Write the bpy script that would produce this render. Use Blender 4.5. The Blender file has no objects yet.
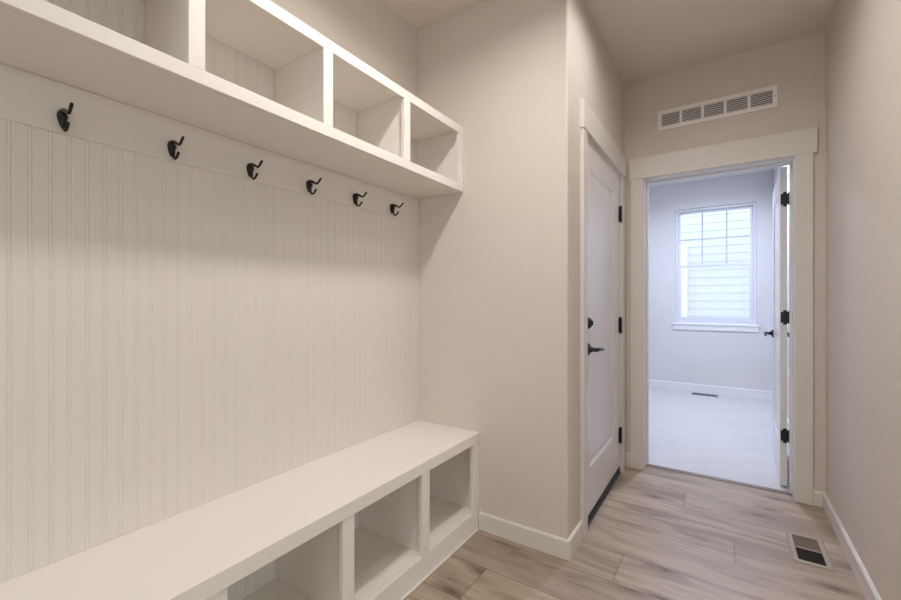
import bpy, bmesh, math, random
from mathutils import Vector, Matrix, noise
random.seed(4)
S = bpy.context.scene
C = S.collection
PI = math.pi

# ------------------------------------------------------------------ materials
def new_mat(name):
    m = bpy.data.materials.new(name); m.use_nodes = True
    nt = m.node_tree; b = nt.nodes['Principled BSDF']
    return m, nt, b

def N(nt, kind, **kw):
    n = nt.nodes.new(kind)
    for k, v in kw.items(): setattr(n, k, v)
    return n

def L(nt, a, b): nt.links.new(a, b)

def paint(name, col, rough, bump=0.0, scale=60.0, spec=0.5, var=0.015):
    m, nt, b = new_mat(name)
    geo = N(nt, 'ShaderNodeNewGeometry')
    nz = N(nt, 'ShaderNodeTexNoise'); nz.inputs['Scale'].default_value = 2.5
    nz.inputs['Detail'].default_value = 3
    L(nt, geo.outputs['Position'], nz.inputs['Vector'])
    mx = N(nt, 'ShaderNodeMix', data_type='RGBA')
    mx.inputs['A'].default_value = (*[c * (1 - var) for c in col], 1)
    mx.inputs['B'].default_value = (*[min(1, c * (1 + var)) for c in col], 1)
    L(nt, nz.outputs['Fac'], mx.inputs['Factor'])
    L(nt, mx.outputs['Result'], b.inputs['Base Color'])
    b.inputs['Roughness'].default_value = rough
    b.inputs['Specular IOR Level'].default_value = spec
    if bump:
        n2 = N(nt, 'ShaderNodeTexNoise'); n2.inputs['Scale'].default_value = scale
        n2.inputs['Detail'].default_value = 2
        L(nt, geo.outputs['Position'], n2.inputs['Vector'])
        bp = N(nt, 'ShaderNodeBump'); bp.inputs['Strength'].default_value = bump
        bp.inputs['Distance'].default_value = 0.003
        L(nt, n2.outputs['Fac'], bp.inputs['Height'])
        L(nt, bp.outputs['Normal'], b.inputs['Normal'])
    return m

def math_node(nt, op, a, b=None):
    n = N(nt, 'ShaderNodeMath', operation=op)
    for i, v in enumerate((a, b)):
        if v is None: continue
        if isinstance(v, (int, float)): n.inputs[i].default_value = v
        else: L(nt, v, n.inputs[i])
    return n.outputs[0]

def ramp(nt, fac, stops):
    r = N(nt, 'ShaderNodeValToRGB')
    el = r.color_ramp.elements
    while len(el) < len(stops): el.new(0.5)
    for e, (p, c) in zip(el, stops):
        e.position = p; e.color = (*c, 1) if len(c) == 3 else c
    L(nt, fac, r.inputs['Fac'])
    return r.outputs['Color']

def wood_floor():
    m, nt, b = new_mat('greige_oak_planks')
    W, LEN = 0.2205, 1.5
    geo = N(nt, 'ShaderNodeNewGeometry'); sp = N(nt, 'ShaderNodeSeparateXYZ')
    L(nt, geo.outputs['Position'], sp.inputs[0])
    yy = math_node(nt, 'DIVIDE', math_node(nt, 'ADD', sp.outputs['Y'], 10 * W - 2.4905 % W), W)
    row = math_node(nt, 'FLOOR', yy)
    fy = math_node(nt, 'FRACT', yy)
    # measured end joints: row r=12 (y 2.28..2.46) at x=0.035 ; the next ones shift
    off = N(nt, 'ShaderNodeTexWhiteNoise', noise_dimensions='1D'); L(nt, row, off.inputs['W'])
    sh = off.outputs['Value']
    for ymid, xj in ((2.82, -.200), (2.38, .037), (1.94, -.395), (2.60, .72), (2.16, .78), (1.72, .32), (1.50, .62), (1.28, .10), (3.04, .86)):
        r = float(math.floor((ymid + 10 * W - 2.4905 % W) / W))
        eq = math_node(nt, 'COMPARE', row, r); eq.node.inputs[2].default_value = 0.1
        val = (-xj / LEN) % 1.0
        sh = math_node(nt, 'ADD', math_node(nt, 'MULTIPLY', sh, math_node(nt, 'SUBTRACT', 1.0, eq)), math_node(nt, 'MULTIPLY', eq, val))
    xx = math_node(nt, 'ADD', math_node(nt, 'DIVIDE', sp.outputs['X'], LEN), math_node(nt, 'ADD', sh, 20.0))
    col = math_node(nt, 'FLOOR', xx); fx = math_node(nt, 'FRACT', xx)
    cid = N(nt, 'ShaderNodeCombineXYZ'); L(nt, row, cid.inputs[0]); L(nt, col, cid.inputs[1])
    wn = N(nt, 'ShaderNodeTexWhiteNoise', noise_dimensions='3D'); L(nt, cid.outputs[0], wn.inputs['Vector'])
    rv = wn.outputs['Value']
    # grain coordinates: stretched along x, shifted per plank, warped
    gx = math_node(nt, 'ADD', math_node(nt, 'MULTIPLY', sp.outputs['X'], 1.0), math_node(nt, 'MULTIPLY', rv, 37.0))
    gy = math_node(nt, 'MULTIPLY', sp.outputs['Y'], 6.5)
    gz = math_node(nt, 'MULTIPLY', rv, 11.0)
    gc = N(nt, 'ShaderNodeCombineXYZ'); L(nt, gx, gc.inputs[0]); L(nt, gy, gc.inputs[1]); L(nt, gz, gc.inputs[2])
    n1 = N(nt, 'ShaderNodeTexNoise'); n1.inputs['Scale'].default_value = 1.15; n1.inputs['Detail'].default_value = 6
    n1.inputs['Distortion'].default_value = 1.5; n1.inputs['Roughness'].default_value = 0.6
    L(nt, gc.outputs[0], n1.inputs['Vector'])
    gc2 = N(nt, 'ShaderNodeVectorMath', operation='MULTIPLY'); gc2.inputs[1].default_value = (1.8, 5.5, 1)
    L(nt, gc.outputs[0], gc2.inputs[0])
    n2 = N(nt, 'ShaderNodeTexNoise'); n2.inputs['Scale'].default_value = 2.0; n2.inputs['Detail'].default_value = 5
    n2.inputs['Distortion'].default_value = 0.8
    L(nt, gc2.outputs[0], n2.inputs['Vector'])
    base = ramp(nt, n1.outputs['Fac'], [(0.27, (0.15, 0.108, 0.080)), (0.41, (0.30, 0.235, 0.178)), (0.53, (0.395, 0.320, 0.248)), (0.74, (0.49, 0.405, 0.325))])
    fine = ramp(nt, n2.outputs['Fac'], [(0.3, (0.85, 0.83, 0.81)), (0.55, (1, 1, 1)), (0.8, (1.0, 1.0, 1.0))])
    mul = N(nt, 'ShaderNodeMix', data_type='RGBA', blend_type='MULTIPLY'); mul.inputs['Factor'].default_value = 1
    L(nt, base, mul.inputs['A']); L(nt, fine, mul.inputs['B'])
    tone = ramp(nt, rv, [(0.0, (0.84, 0.82, 0.80)), (0.5, (1.0, 0.98, 0.96)), (1.0, (1.12, 1.10, 1.08))])
    m2 = N(nt, 'ShaderNodeMix', data_type='RGBA', blend_type='MULTIPLY'); m2.inputs['Factor'].default_value = 1
    L(nt, mul.outputs['Result'], m2.inputs['A']); L(nt, tone, m2.inputs['B'])
    # knots: dark elongated spots
    kc = N(nt, 'ShaderNodeVectorMath', operation='MULTIPLY'); kc.inputs[1].default_value = (2.1, 0.85, 1)
    L(nt, gc.outputs[0], kc.inputs[0])
    vk = N(nt, 'ShaderNodeTexVoronoi', voronoi_dimensions='2D'); vk.inputs['Scale'].default_value = 1.0
    L(nt, kc.outputs[0], vk.inputs['Vector'])
    kn = ramp(nt, vk.outputs['Distance'], [(0.02, (0.28, 0.21, 0.17)), (0.10, (0.66, 0.60, 0.56)), (0.24, (1, 1, 1))])
    m3 = N(nt, 'ShaderNodeMix', data_type='RGBA', blend_type='MULTIPLY'); sk = N(nt, 'ShaderNodeSeparateColor'); L(nt, vk.outputs['Color'], sk.inputs[0]); L(nt, math_node(nt, 'MULTIPLY', math_node(nt, 'GREATER_THAN', sk.outputs[0], 0.66), 0.85), m3.inputs['Factor'])
    L(nt, m2.outputs['Result'], m3.inputs['A']); L(nt, kn, m3.inputs['B'])
    # seams
    ey = math_node(nt, 'MULTIPLY', math_node(nt, 'MINIMUM', fy, math_node(nt, 'SUBTRACT', 1.0, fy)), W)
    ex = math_node(nt, 'MULTIPLY', math_node(nt, 'MINIMUM', fx, math_node(nt, 'SUBTRACT', 1.0, fx)), LEN)
    e = math_node(nt, 'MINIMUM', ey, ex)
    seam = ramp(nt, math_node(nt, 'DIVIDE', e, 0.01), [(0.10, (0.45, 0.42, 0.40)), (0.26, (1, 1, 1))])
    m4 = N(nt, 'ShaderNodeMix', data_type='RGBA', blend_type='MULTIPLY'); m4.inputs['Factor'].default_value = 1
    L(nt, m3.outputs['Result'], m4.inputs['A']); L(nt, seam, m4.inputs['B'])
    L(nt, m4.outputs['Result'], b.inputs['Base Color'])
    b.inputs['Roughness'].default_value = 0.42
    bp = N(nt, 'ShaderNodeBump'); bp.inputs['Strength'].default_value = 0.25; bp.inputs['Distance'].default_value = 0.002
    L(nt, n2.outputs['Fac'], bp.inputs['Height']); L(nt, bp.outputs['Normal'], b.inputs['Normal'])
    return m

def hex_tile():
    m, nt, b = new_mat('white_hexagon_tile')
    geo = N(nt, 'ShaderNodeNewGeometry')
    sc = 0.29                                    # across flats, flats face +-y
    v = N(nt, 'ShaderNodeVectorMath', operation='ADD'); v.inputs[1].default_value = (50 * sc * 1.7320508, 50 * sc, 0)
    L(nt, geo.outputs['Position'], v.inputs[0])
    s = (sc * 1.7320508, sc, 1e6)
    def half(shift):
        a = N(nt, 'ShaderNodeVectorMath', operation='ADD'); a.inputs[1].default_value = shift
        L(nt, v.outputs[0], a.inputs[0])
        md = N(nt, 'ShaderNodeVectorMath', operation='MODULO'); md.inputs[1].default_value = s
        L(nt, a.outputs[0], md.inputs[0])
        su = N(nt, 'ShaderNodeVectorMath', operation='SUBTRACT'); su.inputs[1].default_value = (s[0] / 2, s[1] / 2, 0)
        L(nt, md.outputs[0], su.inputs[0])
        ab = N(nt, 'ShaderNodeVectorMath', operation='ABSOLUTE'); L(nt, su.outputs[0], ab.inputs[0])
        sx = N(nt, 'ShaderNodeSeparateXYZ'); L(nt, ab.outputs[0], sx.inputs[0])
        d2 = math_node(nt, 'ADD', math_node(nt, 'MULTIPLY', sx.outputs['X'], 0.8660254), math_node(nt, 'MULTIPLY', sx.outputs['Y'], 0.5))
        return math_node(nt, 'MAXIMUM', d2, sx.outputs['Y'])
    d = math_node(nt, 'MINIMUM', half((0, 0, 0)), half((s[0] / 2, s[1] / 2, 0)))
    edge = math_node(nt, 'SUBTRACT', sc / 2, d)
    nz = N(nt, 'ShaderNodeTexNoise'); nz.inputs['Scale'].default_value = 3.0; nz.inputs['Detail'].default_value = 6
    nz.inputs['Distortion'].default_value = 1.5
    L(nt, geo.outputs['Position'], nz.inputs['Vector'])
    body = ramp(nt, nz.outputs['Fac'], [(0.35, (0.55, 0.55, 0.545)), (0.55, (0.585, 0.58, 0.575))])
    g = ramp(nt, math_node(nt, 'DIVIDE', edge, 0.01), [(0.14, (0.82, 0.82, 0.83)), (0.34, (1, 1, 1))])
    mx = N(nt, 'ShaderNodeMix', data_type='RGBA', blend_type='MULTIPLY'); mx.inputs['Factor'].default_value = 1
    L(nt, body, mx.inputs['A']); L(nt, g, mx.inputs['B'])
    L(nt, mx.outputs['Result'], b.inputs['Base Color'])
    b.inputs['Roughness'].default_value = 0.35
    return m

def metal(name, col, rough, metallic=0.0):
    m, nt, b = new_mat(name)
    geo = N(nt, 'ShaderNodeNewGeometry')
    nz = N(nt, 'ShaderNodeTexNoise'); nz.inputs['Scale'].default_value = 80
    L(nt, geo.outputs['Position'], nz.inputs['Vector'])
    r = N(nt, 'ShaderNodeMapRange'); r.inputs['To Min'].default_value = rough * 0.9; r.inputs['To Max'].default_value = rough * 1.1
    L(nt, nz.outputs['Fac'], r.inputs['Value']); L(nt, r.outputs['Result'], b.inputs['Roughness'])
    b.inputs['Base Color'].default_value = (*col, 1); b.inputs['Metallic'].default_value = metallic
    return m

def emitter(name, col, strength):
    m = bpy.data.materials.new(name); m.use_nodes = True
    nt = m.node_tree; nt.nodes.clear()
    o = N(nt, 'ShaderNodeOutputMaterial'); e = N(nt, 'ShaderNodeEmission')
    e.inputs['Color'].default_value = (*col, 1); e.inputs['Strength'].default_value = strength
    L(nt, e.outputs[0], o.inputs[0])
    return m

def glass():
    m = bpy.data.materials.new('window_glass'); m.use_nodes = True
    nt = m.node_tree; nt.nodes.clear()
    o = N(nt, 'ShaderNodeOutputMaterial'); t = N(nt, 'ShaderNodeBsdfTransparent'); g = N(nt, 'ShaderNodeBsdfGlossy')
    t.inputs['Color'].default_value = (0.95, 0.98, 0.98, 1)
    g.inputs['Roughness'].default_value = 0.02
    mx = N(nt, 'ShaderNodeMixShader'); mx.inputs[0].default_value = 0.008
    L(nt, t.outputs[0], mx.inputs[1]); L(nt, g.outputs[0], mx.inputs[2]); L(nt, mx.outputs[0], o.inputs[0])
    return m

PLANK_PHASE = 0.0
M = {
    'wall': paint('greige_wall_paint', (0.665, 0.61, 0.545), 0.75, 0.55, 140, 0.3),
    'wall2': paint('pale_wall_paint', (0.66, 0.655, 0.645), 0.75, 0.3, 140, 0.3),
    'ceil': paint('ceiling_paint', (0.74, 0.68, 0.61), 0.85, 0.5, 70, 0.2),
    'ceil2': paint('white_ceiling_paint', (0.74, 0.74, 0.74), 0.85, 0.3, 70, 0.2),
    'trim': paint('white_trim_paint', (0.72, 0.685, 0.635), 0.42, 0, spec=0.4),
    'door': paint('white_door_paint', (0.78, 0.765, 0.745), 0.27, 0.05, 300, spec=0.5),
    'cab': paint('white_cabinet_paint', (0.82, 0.785, 0.735), 0.45, 0, spec=0.35),
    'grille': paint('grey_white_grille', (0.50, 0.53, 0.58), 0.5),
    'trim2': paint('cool_white_trim_paint', (0.76, 0.76, 0.755), 0.42, 0, spec=0.4),
    'bead': paint('white_beadboard_paint', (0.71, 0.67, 0.61), 0.45, 0, spec=0.35),
    'vinyl': paint('white_vinyl', (0.68, 0.70, 0.74), 0.4),
    'floor': wood_floor(),
    'tile': hex_tile(),
    'black': metal('matte_black_metal', (0.012, 0.011, 0.011), 0.38, 0.2),
    'hookblack': metal('oil_rubbed_black', (0.016, 0.012, 0.010), 0.33, 0.4),
    'bronze': metal('dark_bronze', (0.035, 0.026, 0.030), 0.45, 0.4),
    'rubber': metal('black_rubber', (0.02, 0.018, 0.022), 0.7),
    'tanmetal': metal('tan_register_metal', (0.36, 0.30, 0.24), 0.5, 0.1),
    'olive': metal('brown_damper_metal', (0.20, 0.155, 0.11), 0.6),
    'dark': metal('register_shade', (0.02, 0.017, 0.014), 0.8),
    'ventshade': metal('vent_gap_shade', (0.10, 0.10, 0.12), 0.6),
    'whitemetal': paint('white_vent_enamel', (0.86, 0.83, 0.79), 0.45),
    'steel': metal('satin_nickel', (0.55, 0.53, 0.50), 0.35, 0.8),
    'strip': metal('taupe_transition_strip', (0.19, 0.14, 0.115), 0.45, 0.2),
    'grey': metal('grey_register_metal', (0.16, 0.16, 0.17), 0.5, 0.2),
    'siding': paint('white_lap_siding', (0.74, 0.75, 0.76), 0.7),
    'housetrim': paint('bright_white_house_trim', (0.90, 0.90, 0.90), 0.6),
    'glass': glass(),
    'soil': paint('pale_gravel', (0.42, 0.40, 0.37), 0.9, 0.5, 30),
    'lampwarm': emitter('warm_lamp_diffuser', (1.0, 0.95, 0.905), 222.0),
    'filldim': emitter('dim_fill_diffuser', (1.0, 0.955, 0.95), 76.0),
    'fillamber': emitter('amber_fill_diffuser', (1.0, 0.90, 0.80), 65.0),
    'fillcool': emitter('cool_fill_diffuser', (0.70, 0.76, 1.0), 312.0),
}

# ------------------------------------------------------------------ mesh helpers
def BM(): return bmesh.new()

def box(bm, x0, x1, y0, y1, z0, z1, bev=0.0, seg=2):
    t = bmesh.new()
    bmesh.ops.create_cube(t, size=1)
    for v in t.verts:
        v.co = Vector((x0 + (v.co.x + .5) * (x1 - x0), y0 + (v.co.y + .5) * (y1 - y0), z0 + (v.co.z + .5) * (z1 - z0)))
    if bev:
        bmesh.ops.bevel(t, geom=t.edges[:], offset=bev, segments=seg, profile=0.5, affect='EDGES')
    join(bm, t); return bm

def join(bm, t, mat=None):
    if mat is not None: bmesh.ops.transform(t, matrix=mat, verts=t.verts)
    me = bpy.data.meshes.new('t'); t.to_mesh(me); t.free(); bm.from_mesh(me); bpy.data.meshes.remove(me)

def extrude_poly(bm, pts, axis, a, b):
    """prism: pts in the plane normal to axis ('x','y','z')"""
    t = bmesh.new()
    def co(p, q):
        if axis == 'x': return (q, p[0], p[1])
        if axis == 'y': return (p[0], q, p[1])
        return (p[0], p[1], q)
    va = [t.verts.new(co(p, a)) for p in pts]; vb = [t.verts.new(co(p, b)) for p in pts]
    n = len(pts)
    t.faces.new(va[::-1]); t.faces.new(vb)
    for i in range(n): t.faces.new((va[i], va[(i + 1) % n], vb[(i + 1) % n], vb[i]))
    bmesh.ops.recalc_face_normals(t, faces=t.faces)
    join(bm, t)

def tube(bm, pts, radii, seg=14):
    """swept round tube with rounded ends through pts"""
    P = [Vector(p) for p in pts]
    if isinstance(radii, (int, float)): radii = [radii] * len(P)
    # Catmull-Rom refine
    Q, R = [], []
    for i in range(len(P) - 1):
        p0 = P[max(i - 1, 0)]; p1 = P[i]; p2 = P[i + 1]; p3 = P[min(i + 2, len(P) - 1)]
        for k in range(5):
            t = k / 5
            Q.append(0.5 * ((2 * p1) + (-p0 + p2) * t + (2 * p0 - 5 * p1 + 4 * p2 - p3) * t * t + (-p0 + 3 * p1 - 3 * p2 + p3) * t ** 3))
            R.append(radii[i] * (1 - t) + radii[i + 1] * t)
    Q.append(P[-1]); R.append(radii[-1])
    d0 = (Q[0] - Q[1]).normalized(); d1 = (Q[-1] - Q[-2]).normalized()
    Q = [Q[0] + d0 * R[0] * .95, Q[0] + d0 * R[0] * .6] + Q + [Q[-1] + d1 * R[-1] * .6, Q[-1] + d1 * R[-1] * .95]
    R = [R[0] * .3, R[0] * .8] + R + [R[-1] * .8, R[-1] * .3]
    up = Vector((0, 1, 0.001)) if abs(d0.y) < 0.9 else Vector((0, 0, 1))
    rings = []
    for i, (q, r) in enumerate(zip(Q, R)):
        t = (Q[min(i + 1, len(Q) - 1)] - Q[max(i - 1, 0)]).normalized()
        a = (up - t * up.dot(t)).normalized(); b = t.cross(a)
        rings.append([bm.verts.new(q + (a * math.cos(2 * PI * k / seg) + b * math.sin(2 * PI * k / seg)) * r) for k in range(seg)])
    fs = []
    for A, B in zip(rings, rings[1:]):
        for k in range(seg): fs.append(bm.faces.new((A[k], A[(k + 1) % seg], B[(k + 1) % seg], B[k])))
    fs.append(bm.faces.new(rings[0][::-1])); fs.append(bm.faces.new(rings[-1]))
    bmesh.ops.recalc_face_normals(bm, faces=fs)

def lathe(bm, c, axis, prof, seg=28):
    """prof: (distance along axis, radius) pairs; axis 'x','y','z' (signed by distances)"""
    rings = []
    for d, r in prof:
        ring = []
        for k in range(seg):
            u, v = r * math.cos(2 * PI * k / seg), r * math.sin(2 * PI * k / seg)
            o = {'x': (d, u, v), 'y': (u, d, v), 'z': (u, v, d)}[axis]
            ring.append(bm.verts.new(Vector(c) + Vector(o)))
        rings.append(ring)
    fs = []
    for A, B in zip(rings, rings[1:]):
        for k in range(seg): fs.append(bm.faces.new((A[k], A[(k + 1) % seg], B[(k + 1) % seg], B[k])))
    fs.append(bm.faces.new(rings[0])); fs.append(bm.faces.new(rings[-1][::-1]))
    bmesh.ops.recalc_face_normals(bm, faces=fs)

def world_loc(o):
    p = Vector((0, 0, 0))
    while o: p += o.location; o = o.parent
    return p

def obj(name, bm, mat, parent=None, local=False, smooth=False, **props):
    me = bpy.data.meshes.new(name)
    if parent and not local:
        bmesh.ops.translate(bm, vec=-world_loc(parent), verts=bm.verts)
    bm.to_mesh(me); bm.free()
    me.materials.append(M[mat])
    if smooth:
        for p in me.polygons: p.use_smooth = True
        me.set_sharp_from_angle(angle=math.radians(35))
    o = bpy.data.objects.new(name, me); C.objects.link(o)
    if parent: o.parent = parent
    for k, v in props.items(): o[k] = v
    return o

def thing(name, label, cat, loc, group=None, kind=None, rz=0):
    o = bpy.data.objects.new(name, None); C.objects.link(o); o.location = loc; o.rotation_euler.z = rz
    o.empty_display_size = 0.1
    if label: o['label'] = label
    if cat: o['category'] = cat
    if group: o['group'] = group
    if kind: o['kind'] = kind
    return o

def struct(name, bm, mat, label, cat, **kw):
    return obj(name, bm, mat, kind='structure', label=label, category=cat, **kw)

# ------------------------------------------------------------------ key dimensions (metres)
H = 2.74
XB = -1.467          # face of the beadboard
YN = 1.877           # wall closing the alcove
XL = -0.603          # hall left wall
XR = 0.481           # hall right wall
YF = 3.167            # far wall of the hall
YF2 = 3.335
YW = 6.23            # window wall of the next room
DY0, DY1 = 2.160, 3.000   # closed door leaf
DX0, DX1 = -0.472, 0.342  # doorway clear opening
DH = 2.038

# ------------------------------------------------------------------ setting
b = BM(); box(b, -1.65, 3.5, -2.7, 3.262, -0.1, 0)
struct('floor', b, 'floor', 'greige oak plank floor of the hall', 'floor')
b = BM(); box(b, -2.05, XR + .12, 3.262, 6.4, -0.1, 0.0)
struct('floor_tiled', b, 'tile', 'pale hexagon tile floor of the room beyond the doorway', 'floor')
b = BM(); box(b, -1.65, 3.5, -2.7, YF + .05, H, H + .1)
struct('ceiling', b, 'ceil', 'greige ceiling of the hall', 'ceiling')
b = BM(); box(b, -2.05, XR + .12, YF + .05, 6.4, H, H + .1)
struct('ceiling_bright', b, 'ceil2', 'white ceiling of the room beyond the doorway', 'ceiling')
b = BM(); box(b, -1.61, XB - .01, -2.6, YN + .12, 0, H)
struct('wall_left', b, 'wall', 'greige wall behind the cubbies', 'wall')

# alcove end wall, L shape turning into the hall's left wall, rounded outer corner
b = BM()
r = 0.012
pts = [(XB - .01, YN), (XL - r, YN)]
for k in range(7):
    a = -PI / 2 + k / 6 * PI / 2
    pts.append((XL - r + r * math.cos(a), YN + r + r * math.sin(a)))
pts += [(XL, DY0 - .02), (XL - .115, DY0 - .02), (XL - .115, YN + .115), (XB - .01, YN + .115)]
extrude_poly(b, pts, 'z', 0, H)
box(b, XL - .115, XL, DY0 - .02, DY1 + .02, DH + .02, H)
box(b, XL - .115, XL, DY1 + .02, YF, 0, H)
struct('wall_alcove_end', b, 'wall', 'greige wall closing the bench alcove and turning along the hall', 'wall')

b = BM()
box(b, -2.0, DX0 - .02, YF, YF2, 0, H)
box(b, DX1 + .02, XR, YF, YF2, 0, H)
box(b, DX0 - .02, DX1 + .02, YF, YF2, DH + .02, H)
struct('wall_far', b, 'wall', 'greige far wall around the open doorway', 'wall')
# room-side skin of the same wall is painted like the next room
b = BM()
box(b, -2.0, DX0 - .02, YF2, YF2 + .004, 0, H)
box(b, DX1 + .02, XR, YF2, YF2 + .004, 0, H)
box(b, DX0 - .02, DX1 + .02, YF2, YF2 + .004, DH + .02, H)
struct('wall_far_reverse', b, 'wall2', 'pale back of the doorway wall', 'wall')

b = BM(); box(b, XR, XR + .115, 1.35, YF2, 0, H)
struct('wall_right', b, 'wall', 'greige right wall of the hall', 'wall')
b = BM(); box(b, XR, XR + .115, YF2, YW, 0, H)
struct('wall_right_beyond', b, 'wall2', 'pale right wall of the room beyond', 'wall')
b = BM(); box(b, XR + .115, 3.4, 1.35, 1.465, 0, H)
struct('wall_north', b, 'wall', 'greige wall beside the camera', 'wall')
WX0, WX1, WZ0, WZ1 = -0.552, 0.318, 0.885, 2.385
b = BM()
box(b, -2.0, WX0, YW, YW + .14, 0, H)
box(b, WX1, XR + .115, YW, YW + .14, 0, H)
box(b, WX0, WX1, YW, YW + .14, 0, WZ0)
box(b, WX0, WX1, YW, YW + .14, WZ1, H)
struct('wall_window', b, 'wall2', 'pale wall holding the window of the room beyond', 'wall')
b = BM(); box(b, -2.05, -1.9, YF2 + .004, YW, 0, H)
struct('wall_left_beyond', b, 'wall2', 'pale left wall of the room beyond', 'wall')
# open plan space behind the camera: east and south walls, each with a window added for fill
b = BM()
EY0, EY1, EZ0, EZ1 = -1.9, 0.9, 0.35, 2.35
box(b, 3.3, 3.42, -2.6, EY0, 0, H); box(b, 3.3, 3.42, EY1, 1.35, 0, H)
box(b, 3.3, 3.42, EY0, EY1, 0, EZ0); box(b, 3.3, 3.42, EY0, EY1, EZ1, H)
struct('wall_east', b, 'wall', 'greige wall behind the camera, with a wide window added for fill light', 'wall')
b = BM()
SX0, SX1, SZ0, SZ1 = -1.3, .4, .7, 2.35
box(b, -1.61, SX0, -2.7, -2.6, 0, H); box(b, SX1, 3.42, -2.7, -2.6, 0, H); box(b, SX0, SX1, -2.7, -2.6, 0, SZ0); box(b, SX0, SX1, -2.7, -2.6, SZ1, H)
struct('wall_south', b, 'wall', 'greige wall behind the camera', 'wall')

# baseboards: flat board with eased top
def base_profile_run(bm, p0, p1, n, h=0.1, t=0.014):
    """board from p0 to p1 on floor, n = unit normal into the room (2D)"""
    p0 = Vector(p0); p1 = Vector(p1); n = Vector(n)
    prof = [(0, 0), (t, 0), (t, h - .006), (t - .005, h), (0, h)]
    A = [bm.verts.new((p0.x + n.x * d, p0.y + n.y * d, z)) for d, z in prof]
    B = [bm.verts.new((p1.x + n.x * d, p1.y + n.y * d, z)) for d, z in prof]
    fs = [bm.faces.new(A[::-1]), bm.faces.new(B)]
    for i in range(5): fs.append(bm.faces.new((A[i], A[(i + 1) % 5], B[(i + 1) % 5], B[i])))
    bmesh.ops.recalc_face_normals(bm, faces=fs)

# nose: wraps the corner with a small 45 degree piece
b = BM()
t, h = 0.013, 0.089
path = [(-1.064, YN), (XL - .006, YN), (XL, YN + .006), (XL, 2.077)]
offs = [(-1.064, YN - t), (XL - .006 + t * .41, YN - t), (XL + t, YN + .006 - t * .41), (XL + t, 2.077)]
prof = [(0, 0), (1, 0), (1, h - .006), (.65, h), (0, h)]
rings = []
for (x, y), (ox, oy) in zip(path, offs):
    rings.append([b.verts.new((x + (ox - x) * f, y + (oy - y) * f, z)) for f, z in prof])
for A, B in zip(rings, rings[1:]):
    for i in range(5): b.faces.new((A[i], A[(i + 1) % 5], B[(i + 1) % 5], B[i]))
b.faces.new(rings[0]); b.faces.new(rings[-1][::-1])
bmesh.ops.recalc_face_normals(b, faces=b.faces)
struct('baseboard_alcove_end', b, 'trim', 'white baseboard wrapping the wall corner beside the bench', 'baseboard')
b = BM(); base_profile_run(b, (XR, 1.35), (XR, YF), (-1, 0), h=.085)
struct('baseboard_right', b, 'trim', 'white baseboard along the right wall', 'baseboard')
b = BM(); base_profile_run(b, (XL + .002, YF), (-.5605, YF), (0, -1), h=.095); base_profile_run(b, (.4255, YF), (XR - .0145, YF), (0, -1), h=.085)
struct('baseboard_far', b, 'trim', 'short white baseboard pieces beside the doorway casing', 'baseboard')
b = BM(); base_profile_run(b, (-1.9, YW), (XR, YW), (0, -1), h=.1)
struct('baseboard_window_wall', b, 'trim2', 'white baseboard under the window of the room beyond', 'baseboard')
b = BM(); base_profile_run(b, (XR, 3.42), (XR, YW - .0145), (-1, 0), h=.1)
struct('baseboard_right_beyond', b, 'trim2', 'white baseboard behind the open door', 'baseboard')

# doorway casing, head casing and jambs
b = BM()
box(b, -.560, -.476, YF - .018, YF, 0, 2.042, .0015)
box(b, .347, .425, YF - .018, YF, 0, 2.042, .0015)
box(b, -.567, .443, YF - .022, YF, 2.042, 2.189, .0015)
struct('trim_doorway_casing', b, 'trim', 'wide flat white casing around the open doorway', 'door casing')
b = BM()
box(b, DX0 - .019, DX0, YF - .001, YF2 + .006, 0, DH + .019, .001)
box(b, DX1, DX1 + .019, YF - .001, YF2 + .006, 0, DH + .019, .001)
box(b, DX0, DX1, YF - .001, YF2 + .006, DH, DH + .019, .001)
box(b, DX0, DX0 + .011, YF + .085, YF + .125, 0, DH, .001)
box(b, DX1 - .011, DX1, YF + .085, YF + .125, 0, DH, .001)
box(b, DX0 + .011, DX1 - .011, YF + .085, YF + .125, DH - .011, DH, .001)
struct('trim_doorway_jamb', b, 'trim2', 'white jamb lining the open doorway', 'door jamb')
b = BM()
box(b, -.572, -.482, YF2 + .004, YF2 + .02, 0, 2.06, .001)
box(b, .356, .445, YF2 + .004, YF2 + .02, 0, 2.06, .001)
box(b, -.572, .445, YF2 + .004, YF2 + .02, 2.06, 2.16, .001)
struct('trim_reverse_casing', b, 'trim2', 'white casing on the far side of the doorway', 'door casing')

# closed door casing + jamb
b = BM()
box(b, XL, XL + .018, 2.078, 2.150, 0, 2.05, .0015)
box(b, XL, XL + .018, 3.018, 3.095, 0, 2.05, .0015)
box(b, XL, XL + .022, 2.070, 3.108, 2.05, 2.190, .0015)
struct('trim_closed_door_casing', b, 'trim', 'flat white casing around the closed door on the left', 'door casing')
b = BM()
box(b, XL - .116, XL + .001, DY0 - .02, DY0 - .003, 0, DH + .019, .001)
box(b, XL - .116, XL + .001, DY1 + .003, DY1 + .02, 0, DH + .019, .001)
box(b, XL - .116, XL + .001, DY0 - .003, DY1 + .003, DH + .003, DH + .019, .001)
box(b, XL - .07, XL - .048, DY0 - .003, DY0 + .012, 0.02, DH + .003); box(b, XL - .07, XL - .048, DY1 - .012, DY1 + .003, 0.02, DH + .003)
box(b, XL - .07, XL - .048, DY0 + .012, DY1 - .012, DH - .012, DH + .003)
struct('trim_closed_door_jamb', b, 'trim', 'white jamb lining the closed door', 'door jamb')

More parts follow.
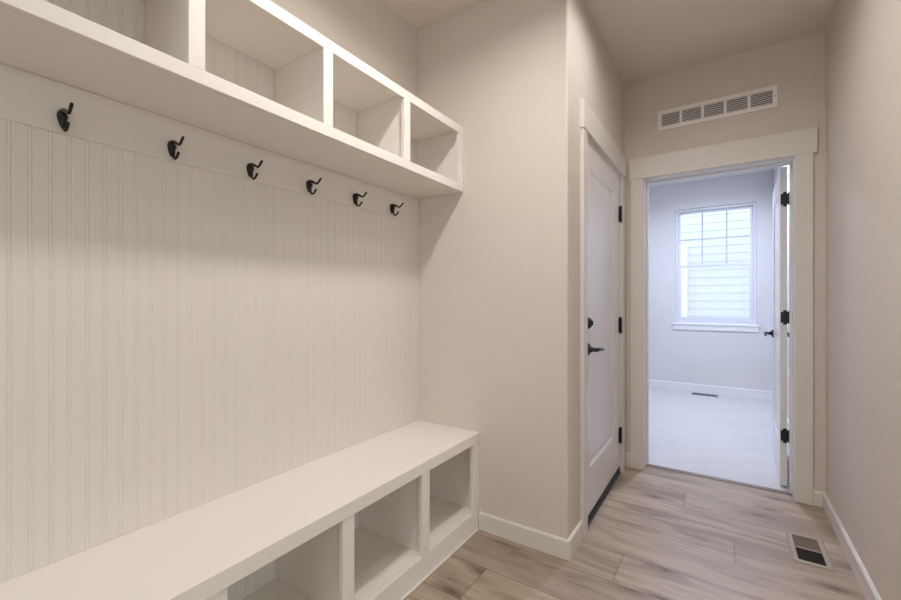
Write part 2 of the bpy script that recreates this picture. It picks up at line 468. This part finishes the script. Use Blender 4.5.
# ------------------------------------------------------------------ doors
def panel_leaf(bm, w, h, t, z0, m=(.105, .105, .25, .115)):
    """leaf in local coords: x thickness 0..t (both faces panelled), y 0..w. m: side, side, bottom, top margins"""
    y0, y1, za, zb = m[0], w - m[1], z0 + m[2], z0 + h - m[3]
    def ring(x, e): return [(x, y0 + e, za + e), (x, y1 - e, za + e), (x, y1 - e, zb - e), (x, y0 + e, zb - e)]
    def outer(x): return [(x, 0, z0), (x, w, z0), (x, w, z0 + h), (x, 0, z0 + h)]
    ends = []
    for x, s in ((0, 1), (t, -1)):
        loops = [outer(x), ring(x, 0), ring(x + s * .009, .016), ring(x + s * .009, .022), ring(x + s * .007, .040)]
        V = [[bm.verts.new(p) for p in lp] for lp in loops]
        for A, B in zip(V, V[1:]):
            for i in range(4): bm.faces.new((A[i], A[(i + 1) % 4], B[(i + 1) % 4], B[i]))
        bm.faces.new(V[-1]); ends.append(V[0])
    A, B = ends
    for i in range(4): bm.faces.new((A[i], A[(i + 1) % 4], B[(i + 1) % 4], B[i]))
    bmesh.ops.recalc_face_normals(bm, faces=bm.faces)

def lever(name, parent, c, out, along, local=True):
    """lever handle: c = rose centre on face, out = +-1 x direction, along = +-1 y direction of the arm"""
    b = BM()
    lathe(b, c, 'x', [(0, .033), (out * .004, .033), (out * .009, .030), (out * .012, .018), (out * .03, .011), (out * .045, .011)])
    o = out
    tube(b, [(c[0] + o * .044, c[1] - along * .004, c[2]), (c[0] + o * .050, c[1] + along * .018, c[2] + .001), (c[0] + o * .052, c[1] + along * .06, c[2] - .002),
             (c[0] + o * .052, c[1] + along * .10, c[2] - .006), (c[0] + o * .050, c[1] + along * .118, c[2] - .010)], [.012, .0115, .0095, .0085, .007])
    return obj(name, b, 'black', parent, local=local, smooth=True)

# closed door on the left
d1 = thing('door_1', 'closed white one-panel door on the left with black lever, deadbolt and hinges', 'door', (XL - .044, DY0, 0), kind='structure')
b = BM(); panel_leaf(b, DY1 - DY0 - .005, 2.002, .044, .04, (.105, .185, .25, .15)); obj('door_panel', b, 'door', d1, local=True)
lever('door_handle', d1, (.044, .055, .93), 1, 1)
b = BM(); lathe(b, (.044, .055, 1.069), 'x', [(0, .031), (.006, .031), (.014, .026), (.018, .022), (.020, .013), (.021, .003)])
box(b, .058, .072, .051, .059, 1.056, 1.082, .003)
obj('deadbolt', b, 'black', d1, local=True, smooth=True)
for z in (1.78, 1.018, .264):
    b = BM(); tube(b, [(.052, DY1 - DY0, z - .048), (.052, DY1 - DY0, z + .048)], .0085)
    box(b, .0425, .0455, DY1 - DY0 - .03, DY1 - DY0 - .002, z - .05, z + .05)
    hg = obj('hinge', b, 'black', d1, local=True, smooth=True)
b = BM(); box(b, .0445, .0475, .0, DY1 - DY0 - .005, .024, .050, .001); box(b, .004, .04, .0, DY1 - DY0 - .005, .024, .039)
obj('door_sweep', b, 'rubber', d1, local=True)
b = BM(); extrude_poly(b, [(XL - .1, 0), (XL + .006, 0), (XL + .006, .010), (XL + .001, .018), (XL - .01, .022), (XL - .1, .022)], 'y', DY0 - .002, DY1 + .002)
struct('trim_closed_door_threshold', b, 'bronze', 'dark bronze threshold under the closed door', 'threshold')

# open door, hinged at the right jamb and swung into the next room
ang = math.radians(-1.6)
d2 = thing('door_2', 'open white door swung into the bright room, edge on, black hinges', 'door', (.328, YF2 + .016, 0), kind='structure', rz=ang)
b = BM(); bb = BM(); panel_leaf(bb, .775, 2.022, .035, .012, (.115, .115, .24, .125)); join(b, bb, Matrix.Translation((-.0355, 0, 0)))
obj('door_panel', b, 'door', d2, local=True)
lever('door_handle', d2, (-.0355, .705, .932), -1, -1)
o = lever('door_handle', d2, (-.0005, .705, .932), 1, -1)
for z in (1.829, 1.08, .33):
    b = BM()
    lf = BM(); box(lf, -.033, .010, -.0028, .0012, z - .046, z + .046)
    bmesh.ops.bevel(lf, geom=[e for e in lf.edges if abs(e.verts[0].co.y - e.verts[1].co.y) > .001 and True], offset=.012, segments=4, affect='EDGES')
    join(b, lf)
    tube(b, [(.007, -.004, z - .037), (.007, -.004, z + .037)], .0050)
    obj('hinge', b, 'black', d2, local=True, smooth=True)

# transition strip
b = BM(); extrude_poly(b, [(3.240, 0), (3.243, .006), (3.25, .009), (3.272, .009), (3.281, .005), (3.284, 0)], 'x', DX0 + .001, DX1 - .001)
struct('trim_transition_strip', b, 'strip', 'taupe transition strip between plank and tile floors', 'threshold')

# ------------------------------------------------------------------ window of the next room
w = thing('window_1', 'white single-hung window with grid in the upper sash', 'window', (0, YW, WZ0), kind='structure')
def ring_frame(bm, x0, x1, z0, z1, wd, y0, y1, bev=.002, wb=None, wt=None):
    wb = wb or wd; wt = wt or wd
    box(bm, x0, x0 + wd, y0, y1, z0, z1, bev); box(bm, x1 - wd, x1, y0, y1, z0, z1, bev)
    box(bm, x0 + wd, x1 - wd, y0, y1, z0, z0 + wb, bev); box(bm, x0 + wd, x1 - wd, y0, y1, z1 - wt, z1, bev)
b = BM(); ring_frame(b, WX0 + .001, WX1 - .001, WZ0 + .001, WZ1 - .001, .028, YW + .03, YW + .11); obj('window_frame', b, 'vinyl', w)
MR = 1.636
b = BM(); ring_frame(b, WX0 + .03, WX1 - .03, MR - .012, WZ1 - .03, .026, YW + .075, YW + .10)
up = obj('upper_sash', b, 'vinyl', w)
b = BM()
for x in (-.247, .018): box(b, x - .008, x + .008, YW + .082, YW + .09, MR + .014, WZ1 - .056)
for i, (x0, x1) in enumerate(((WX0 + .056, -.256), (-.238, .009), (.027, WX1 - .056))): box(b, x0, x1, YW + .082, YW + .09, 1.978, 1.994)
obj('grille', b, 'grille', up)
b = BM(); box(b, WX0 + .057, WX1 - .057, YW + .0915, YW + .0945, MR + .015, WZ1 - .057); obj('pane', b, 'glass', up)
b = BM(); ring_frame(b, WX0 + .03, WX1 - .03, WZ0 + .03, MR + .012, .036, YW + .045, YW + .07, wb=.05, wt=.032)
box(b, -.16, -.08, YW + .035, YW + .046, MR + .004, MR + .016, .002)
lo = obj('lower_sash', b, 'vinyl', w)
b = BM(); box(b, WX0 + .067, WX1 - .067, YW + .057, YW + .060, WZ0 + .081, MR - .021); obj('pane', b, 'glass', lo)
b = BM(); box(b, WX0 - .035, WX1 + .035, YW - .025, YW, WZ0 - .02, WZ0, .003); box(b, WX0 + .002, WX1 - .002, YW, YW + .03, WZ0 - .001, WZ0 + .004)
obj('window_sill', b, 'trim2', w)
b = BM(); box(b, WX0 - .022, WX1 + .022, YW - .015, YW, WZ0 - .085, WZ0 - .0205, .002)
obj('apron', b, 'trim2', w)

w = thing('window_added_east', 'wide unseen window added behind the camera for fill light', 'window', (3.3, 0, EZ0), kind='structure')  # added out of view so fill light can enter from the east
b = BM()
def frame_x(bm, x0, x1, y0, y1, z0, z1, wd):
    box(bm, x0, x1, y0, y0 + wd, z0, z1); box(bm, x0, x1, y1 - wd, y1, z0, z1)
    box(bm, x0, x1, y0 + wd, y1 - wd, z0, z0 + wd); box(bm, x0, x1, y0 + wd, y1 - wd, z1 - wd, z1)
frame_x(b, 3.33, 3.39, EY0 + .001, EY1 - .001, EZ0 + .001, EZ1 - .001, .05)
box(b, 3.335, 3.385, -.52, -.47, EZ0 + .051, EZ1 - .051)
fr = obj('window_frame', b, 'vinyl', w)
b = BM(); box(b, 3.358, 3.362, EY0 + .052, -.521, EZ0 + .052, EZ1 - .052); box(b, 3.358, 3.362, -.469, EY1 - .052, EZ0 + .052, EZ1 - .052); obj('pane', b, 'glass', w)

w = thing('window_added_south', 'unseen window added in the wall behind the camera for fill light', 'window', (0, -2.7, SZ0), kind='structure')  # unseen opening added to send fill along the hall
b = BM(); ring_frame(b, SX0 + .001, SX1 - .001, SZ0 + .001, SZ1 - .001, .05, -2.68, -2.63); box(b, -.475, -.425, -2.675, -2.635, SZ0 + .052, SZ1 - .052)
obj('window_frame', b, 'vinyl', w)
b = BM(); box(b, SX0 + .052, -.476, -2.657, -2.653, SZ0 + .052, SZ1 - .052); box(b, -.424, SX1 - .052, -2.657, -2.653, SZ0 + .052, SZ1 - .052); obj('pane', b, 'glass', w)

# ------------------------------------------------------------------ beadboard panel
def bead_sheet(bm, y0, y1, z0, z1, xf, xb, pitch=.0377, phase=.2445):
    """vertical beadboard: pairs of grooves with a bead between, extruded along z"""
    prof = [(y0, 0)]
    k = math.ceil((y0 - phase + .006) / pitch)
    d = .0014
    while phase + k * pitch + .006 < y1:
        c = phase + k * pitch
        prof += [(c - .0058, 0), (c - .0040, -d), (c - .0022, -.0006), (c, .0002), (c + .0022, -.0006), (c + .0040, -d), (c + .0058, 0)]
        k += 1
    prof.append((y1, 0))
    F0 = [bm.verts.new((xf + d_, y, z0)) for y, d_ in prof]; F1 = [bm.verts.new((xf + d_, y, z1)) for y, d_ in prof]
    B = [bm.verts.new(p) for p in ((xb, y0, z0), (xb, y1, z0), (xb, y1, z1), (xb, y0, z1))]
    for i in range(len(prof) - 1): bm.faces.new((F0[i], F0[i + 1], F1[i + 1], F1[i]))
    bm.faces.new((B[0], B[3], B[2], B[1]))
    bm.faces.new([B[1]] + [B[0]] + F0); bm.faces.new([B[3], B[2]] + F1[::-1])
    bm.faces.new((B[0], F0[0], F1[0], B[3])); bm.faces.new((B[1], B[2], F1[-1], F0[-1]))
    bmesh.ops.recalc_face_normals(bm, faces=bm.faces)

YA = -0.37           # near end of the built-in
b = BM(); bead_sheet(b, YA, YN - .001, .5005, 1.6305, XB, XB - .0095)
obj('beadboard_panel', b, 'bead', label='white vertical beadboard panel between the bench and the hook rail', category='wall panel')
b = BM()
box(b, XB - .0095, XB + .002, YA, YN - .001, 1.631, 1.7665, .0015)
obj('hook_rail', b, 'bead', label='smooth white board under the cubbies that carries the black hooks', category='hook rail')

# ------------------------------------------------------------------ bench
DIV = [1.409, .974, .539, .104]
bench = thing('storage_bench', 'long white built-in bench with open cubbies under its seat', 'bench', (-1.27, .75, 0))
XF = -1.065
b = BM(); box(b, XB - .009, XF, YA, YN - .001, .470, .5, .0005)
box(b, XF - .024, XF, YA, YN - .001, .452, .4702, .0003)
obj('seat', b, 'cab', bench)
b = BM()
box(b, XF - .022, XF - .004, YA, YN - .002, .0, .099, .001)
obj('bottom_rail', b, 'cab', bench)
b = BM(); box(b, XF - .003, XF + .006, YA, YN - .016, .0, .009, .002)
obj('shoe_strip', b, 'trim', bench)
def stile_bm(yc, wd, x0, x1, z0, z1):
    q = BM(); box(q, x0, x1, yc - wd / 2, yc + wd / 2, z0, z1, .0012); return q
obj('stile', stile_bm(YN - .032, .06, XF - .022, XF - .004, .0995, .4515), 'cab', bench)
obj('stile', stile_bm(YA + .03, .06, XF - .022, XF - .004, .0995, .4515), 'cab', bench)
for y in [d * 1.0066 for d in DIV]:
    obj('stile', stile_bm(y, .052, XF - .022, XF - .004, .0995, .4515), 'cab', bench)
    b = BM(); box(b, XB + .002, XF - .023, y - .009, y + .009, .0995, .4695, .0005); obj('divider', b, 'cab', bench)
b = BM(); box(b, XB + .002, XF - .023, YN - .02, YN - .002, .0995, .4695); obj('end_panel', b, 'cab', bench)
b = BM(); box(b, XB + .002, XF - .023, YA, YA + .018, .0, .4695); obj('end_panel', b, 'cab', bench)
b = BM(); box(b, XB + .002, XF - .0225, YA + .019, YN - .002, .08, .099); obj('bottom_shelf', b, 'cab', bench)
b = BM(); bead_sheet(b, YA, YN - .001, .0, .4695, XB + .0005, XB - .0095); obj('back_panel', b, 'bead', bench)

# ------------------------------------------------------------------ upper cubbies
cub = thing('cubby_shelf', 'long white wall-mounted row of open cubbies above the hooks', 'shelf', (-1.33, .75, 1.767))
XU = -1.165
Z0, Z1, Z2, Z3 = 1.7672, 1.8065, 2.072, 2.112
b = BM(); box(b, XU - .019, XU, YA, YN - .001, Z0, Z1, .0012); obj('bottom_rail', b, 'cab', cub)
b = BM(); box(b, XU - .019, XU, YA, YN - .001, Z2, Z3, .0012); obj('top_rail', b, 'cab', cub)
b = BM(); box(b, XB + .0005, XU - .0195, YA, YN - .001, Z0, Z0 + .019); obj('bottom_shelf', b, 'cab', cub)
b = BM(); box(b, XB + .0005, XU - .0195, YA, YN - .001, Z3 - .019, Z3); obj('top_panel', b, 'cab', cub)
for y in DIV:
    obj('stile', stile_bm(y, .042, XU - .019, XU, Z1 + .0002, Z2 - .0002), 'cab', cub)
    b = BM(); box(b, XB + .002, XU - .0195, y - .0095, y + .0095, Z0 + .0192, Z3 - .0192); obj('divider', b, 'cab', cub)
obj('stile', stile_bm(YN - .0225, .043, XU - .019, XU, Z1 + .0002, Z2 - .0002), 'cab', cub)
obj('stile', stile_bm(YA + .021, .042, XU - .019, XU, Z1 + .0002, Z2 - .0002), 'cab', cub)
for y in (YN - .0115, YA + .0095):
    b = BM(); box(b, XB + .002, XU - .0195, y - .0095, y + .0095, Z0 + .0192, Z3 - .0192); obj('end_panel', b, 'cab', cub)
b = BM(); bead_sheet(b, YA, YN - .001, Z0, Z3, XB + .0005, XB - .0095); obj('back_panel', b, 'bead', cub)

# ------------------------------------------------------------------ hooks
def make_hook(loc, label):
    t = thing('coat_hook', label, 'hook', loc, 'black double coat hooks on the hook rail')
    # plate: pear-shaped, wide at the top, x = outwards
    q = BM()
    n = 28
    def outline(s):
        pts = []
        for k in range(n):
            a = 2 * PI * k / n
            z = .0245 * math.sin(a)
            wid = .0098 + .0048 * math.sin(a)
            pts.append((wid * math.cos(a) * s, z * s - .014))
        return pts
    rings = []
    for x, s in ((0, 1.0), (.003, 1.0), (.0055, .86), (.0065, .6)):
        rings.append([q.verts.new((x, y, z)) for y, z in outline(s)])
    for A, B in zip(rings, rings[1:]):
        for k in range(n): q.faces.new((A[k], A[(k + 1) % n], B[(k + 1) % n], B[k]))
    q.faces.new(rings[0][::-1]); q.faces.new(rings[-1]); bmesh.ops.recalc_face_normals(q, faces=q.faces)
    obj('back_plate', q, 'hookblack', t, local=True, smooth=True)
    q = BM()
    tube(q, [(.003, 0, .004), (.020, 0, .004), (.040, 0, -.004), (.052, 0, -.010), (.062, 0, -.009), (.071, 0, -.002), (.080, 0, .006)], [.0085, .0065, .0046, .0042, .0040, .0040, .0042])
    obj('upper_prong', q, 'hookblack', t, local=True, smooth=True)
    q = BM()
    tube(q, [(.004, 0, .000), (.011, 0, -.012), (.013, 0, -.028), (.017, 0, -.041), (.027, 0, -.049), (.039, 0, -.046), (.050, 0, -.035)], [.0080, .0085, .0060, .0046, .0040, .0038, .0040])
    lathe(q, (.016, 0, -.010), 'x', [(-.004, .009), (.002, .0085), (.006, .006), (.008, .002)], 18)
    obj('lower_prong', q, 'hookblack', t, local=True, smooth=True)
    return t
def copy_tree(o):
    c = o.copy(); C.objects.link(c)
    for ch in o.children:
        k = ch.copy(); C.objects.link(k); k.parent = c
    return c
HZ = 1.683
names = ['black double coat hook nearest the camera, leftmost on the rail', 'second black double coat hook from the left',
         'third black double coat hook from the left', 'fourth black double coat hook from the left, third from the alcove end wall',
         'black double coat hook next to last before the alcove end wall', 'last black double coat hook, nearest the alcove end wall']
proto = None
for y, nm in zip((.341, .600, .859, 1.118, 1.378, 1.638), names):
    if proto is None: proto = make_hook((XB + .002, y, HZ), nm)
    else:
        c = copy_tree(proto); c.location = (XB + .002, y, HZ); c['label'] = nm

# ------------------------------------------------------------------ return air vent above the doorway
VX0, VX1, VZ0, VZ1 = -.386, .264, 2.354, 2.488
v = thing('wall_vent', 'long white return air grille in five louvred sections above the doorway', 'vent', (-.06, YF, VZ0))
b = BM()
yv0, yv1 = YF - .010, YF
box(b, VX0, VX1, yv0, yv1, VZ1 - .026, VZ1, .002); box(b, VX0, VX1, yv0, yv1, VZ0, VZ0 + .026, .002)
nsec = 5; m = .024; mull = .016
sw = (VX1 - VX0 - 2 * m - (nsec - 1) * mull) / nsec
box(b, VX0, VX0 + m, yv0, yv1, VZ0 + .026, VZ1 - .026, .001); box(b, VX1 - m, VX1, yv0, yv1, VZ0 + .026, VZ1 - .026, .001)
for i in range(1, nsec):
    x = VX0 + m + i * sw + (i - 1) * mull
    box(b, x, x + mull, yv0, yv1, VZ0 + .026, VZ1 - .026, .001)
fr = obj('frame', b, 'whitemetal', v)
for i in range(nsec):
    x = VX0 + m + i * (sw + mull)
    b = BM(); nl = 7; hh = VZ1 - VZ0 - .052
    for k in range(nl):
        z = VZ0 + .026 + (k + .5) * hh / nl
        extrude_poly(b, [(yv0 + .0012, z - .0032), (yv0 + .0012, z + .0010), (yv1 - .0008, z + .0030), (yv1 - .0008, z + .0018)], 'x', x + .0003, x + sw - .0003)
    obj('louver_section', b, 'whitemetal', v)
b = BM(); box(b, VX0 + m - .003, VX1 - m + .003, YF - .0004, YF + .001, VZ0 + .022, VZ1 - .022); obj('shade_sheet', b, 'ventshade', v)  # dark sheet: shade between the louvres put into its colour
for x in (VX0 + .012, VX1 - .012):
    b = BM(); lathe(b, (x, yv0, (VZ0 + VZ1) / 2), 'y', [(0.001, .005), (-.001, .0045), (-.002, .002)], 14); obj('screw', b, 'steel', v, smooth=True)

# ------------------------------------------------------------------ floor registers
v = thing('floor_register', 'tan metal floor register in the planks beside the right wall', 'vent', (.33, 2.578, 0))
x0, x1, y0, y1 = .258, .402, 2.428, 2.722
b = BM()
def sloped_frame(bm, x0, x1, y0, y1, ix0, ix1, iy0, iy1, z):
    O = [(x0, y0, .0005), (x1, y0, .0005), (x1, y1, .0005), (x0, y1, .0005)]
    e = .005
    T = [(x0 + e, y0 + e, z), (x1 - e, y0 + e, z), (x1 - e, y1 - e, z), (x0 + e, y1 - e, z)]
    I = [(ix0, iy0, z), (ix1, iy0, z), (ix1, iy1, z), (ix0, iy1, z)]
    J = [(p[0], p[1], .0005) for p in I]
    V = [[bm.verts.new(p) for p in R_] for R_ in (O, T, I, J)]
    for A, B in zip(V, V[1:] + V[:1]):
        for i in range(4): bm.faces.new((A[i], A[(i + 1) % 4], B[(i + 1) % 4], B[i]))
    bmesh.ops.recalc_face_normals(bm, faces=bm.faces)
ix0, ix1, iy0, iy1 = x0 + .022, x1 - .024, y0 + .026, y1 - .026
sloped_frame(b, x0, x1, y0, y1, ix0, ix1, iy0, iy1, .006)
ym = (iy0 + iy1) / 2
box(b, ix0, ix1, ym - .004, ym + .004, .0008, .0058)
obj('frame', b, 'tanmetal', v)
b = BM(); box(b, ix0 - .001, ix1 + .001, iy0 - .001, ym - .0035, .0004, .0012); obj('shade_sheet', b, 'dark', v)  # thin dark sheet, its colour stands for the shaded depth below
b = BM(); box(b, ix0 - .001, ix1 + .001, ym + .0035, iy1 + .001, .0004, .0016); obj('damper', b, 'olive', v)
for (a0, a1) in ((iy0, ym - .004), (ym + .004, iy1)):
    b = BM(); k = a0 + .007
    while k < a1 - .004:
        extrude_poly(b, [(k, .0018), (k + .0012, .0018), (k + .0032, .0048), (k + .0020, .0048)], 'x', ix0 + .0003, ix1 - .0003); k += .0125
    obj('louver', b, 'dark' if a0 == iy0 else 'olive', v)  # near louvers carry the same shade colour as the sheet under them

v = thing('floor_register', 'grey floor register in the tile under the far window', 'vent', (-.215, 6.075, 0))
x0, x1, y0, y1 = -.355, -.07, 6.01, 6.125
b = BM(); sloped_frame(b, x0, x1, y0, y1, x0 + .02, x1 - .02, y0 + .018, y1 - .018, .006); box(b, (x0 + x1) / 2 - .004, (x0 + x1) / 2 + .004, y0 + .018, y1 - .018, .0008, .0058)
obj('frame', b, 'grey', v)
b = BM(); box(b, x0 + .019, x1 - .019, y0 + .017, y1 - .017, .0004, .0012); obj('shade_sheet', b, 'dark', v)  # dark sheet coloured as shade inside the register
b = BM()
k = x0 + .03
while k < x1 - .03:
    extrude_poly(b, [(k, .0018), (k + .0012, .0018), (k + .0032, .0048), (k + .0020, .0048)], 'y', y0 + .019, y1 - .019); k += .013
obj('louver', b, 'grey', v)

# ------------------------------------------------------------------ ceiling lamps: the bench light, and three added for fill
def ceiling_lamp(loc, r, mat, label):
    t = thing('ceiling_light', label, 'ceiling light', loc)
    b = BM(); lathe(b, (0, 0, 0), 'z', [(0, r + .03), (-.012, r + .03), (-.040, r + .024), (-.044, r + .018), (-.042, r + .013), (-.006, r + .001), (-.003, r)], 40)
    obj('rim', b, 'vinyl', t, local=True, smooth=True)
    b = BM(); lathe(b, (0, 0, 0), 'z', [(-.005, r - .001), (-.010, r - .002)], 40)
    obj('diffuser', b, mat, t, local=True)
    return t
ceiling_lamp((-.53, 1.0, H), .095, 'lampwarm', 'round white ceiling light over the hall bench, nearer the alcove end wall')
ceiling_lamp((-.545, -1.1, H), .095, 'fillamber', 'round white fill light added behind the camera')  # added lamp, lifts the shadows from behind the camera
ceiling_lamp((-.16, 2.0, H), .095, 'filldim', 'round white fill light added out of view in the hall before the doorway')  # added lamp, brightens the right wall and far end of the hall
ceiling_lamp((-.12, 4.85, H), .14, 'fillcool', 'round white fill light added out of view in the room beyond the doorway')  # added lamp, stands in for daylight that spills through the doorway

# ------------------------------------------------------------------ outdoors
b = BM(); box(b, -14, 16, -12, 18, -.5, -.32)
struct('ground', b, 'soil', 'pale gravel yard', 'ground')
hs = thing('neighbor_house', 'white lap-sided house wall seen through the far window', 'house', (0, 9.2, -.32))
b = BM(); exp_ = .147; z = -.3
zc = 1.03 % exp_
z = zc - exp_ * 3
while z < 5.6:
    extrude_poly(b, [(9.2, z), (9.190, z), (9.198, z + exp_), (9.2 + .2, z + exp_), (9.4, z)], 'x', -6, 6); z += exp_
obj('siding', b, 'siding', hs)
b = BM()
box(b, -.735, -.603, 9.15, 9.19, .1, 2.215, .003); box(b, -1.75, -1.618, 9.15, 9.19, .1, 2.215, .003)
box(b, -1.617, -.736, 9.15, 9.19, 2.083, 2.215, .003); box(b, -1.617, -.736, 9.15, 9.19, .1, .232, .003)
wf = obj('window_frame', b, 'housetrim', hs)
b = BM(); box(b, -1.617, -.736, 9.165, 9.175, .233, 2.082); obj('pane', b, 'grey', wf)

wd = bpy.data.worlds.new('World'); S.world = wd; wd.use_nodes = True
nt = wd.node_tree; bg = nt.nodes['Background']
bg.inputs['Color'].default_value = (0.80, 0.855, 1.0, 1); bg.inputs['Strength'].default_value = 2.5

# ------------------------------------------------------------------ added fill lights outside the unseen window openings
def area(name, loc, rot, sx, sy, power, col, portal=False):
    l = bpy.data.lights.new(name, 'AREA'); l.shape = 'RECTANGLE'; l.size = sx; l.size_y = sy; l.energy = power; l.color = col
    o = bpy.data.objects.new(name, l); C.objects.link(o); o.location = loc; o.rotation_euler = rot
    if portal: l.cycles.is_portal = True
    return o
area('fill_light', (3.6, (EY0 + EY1) / 2, (EZ0 + EZ1) / 2), (0, PI / 2, 0), EZ1 - EZ0, EY1 - EY0, 24, (1.0, 0.85, 0.70))  # unseen area light added as fill from the east

area('fill_light', ((SX0 + SX1) / 2, -2.78, (SZ0 + SZ1) / 2), (PI / 2, 0, 0), SX1 - SX0, SZ1 - SZ0, 10, (1.0, 0.97, 0.95))  # second added area light, fill from the south

# ------------------------------------------------------------------ camera
f = 412.7
cd = bpy.data.cameras.new('camera'); cam = bpy.data.objects.new('camera', cd); C.objects.link(cam)
cd.sensor_fit = 'HORIZONTAL'; cd.sensor_width = 36; cd.lens = f / 901 * 36; cd.clip_start = .02
cam.location = (0, 0, 1.19)
cam.rotation_euler = (PI / 2, 0, math.atan(274.5 / f))
S.camera = cam

S.view_settings.view_transform = 'Standard'
S.view_settings.look = 'None'
S.view_settings.gamma = 1
S.view_settings.use_curve_mapping = False
S.view_settings.exposure = 0.0
S.cycles.use_denoising = True
S.cycles.max_bounces = 12
S.cycles.diffuse_bounces = 8
S.cycles.caustics_reflective = False
S.cycles.caustics_refractive = False
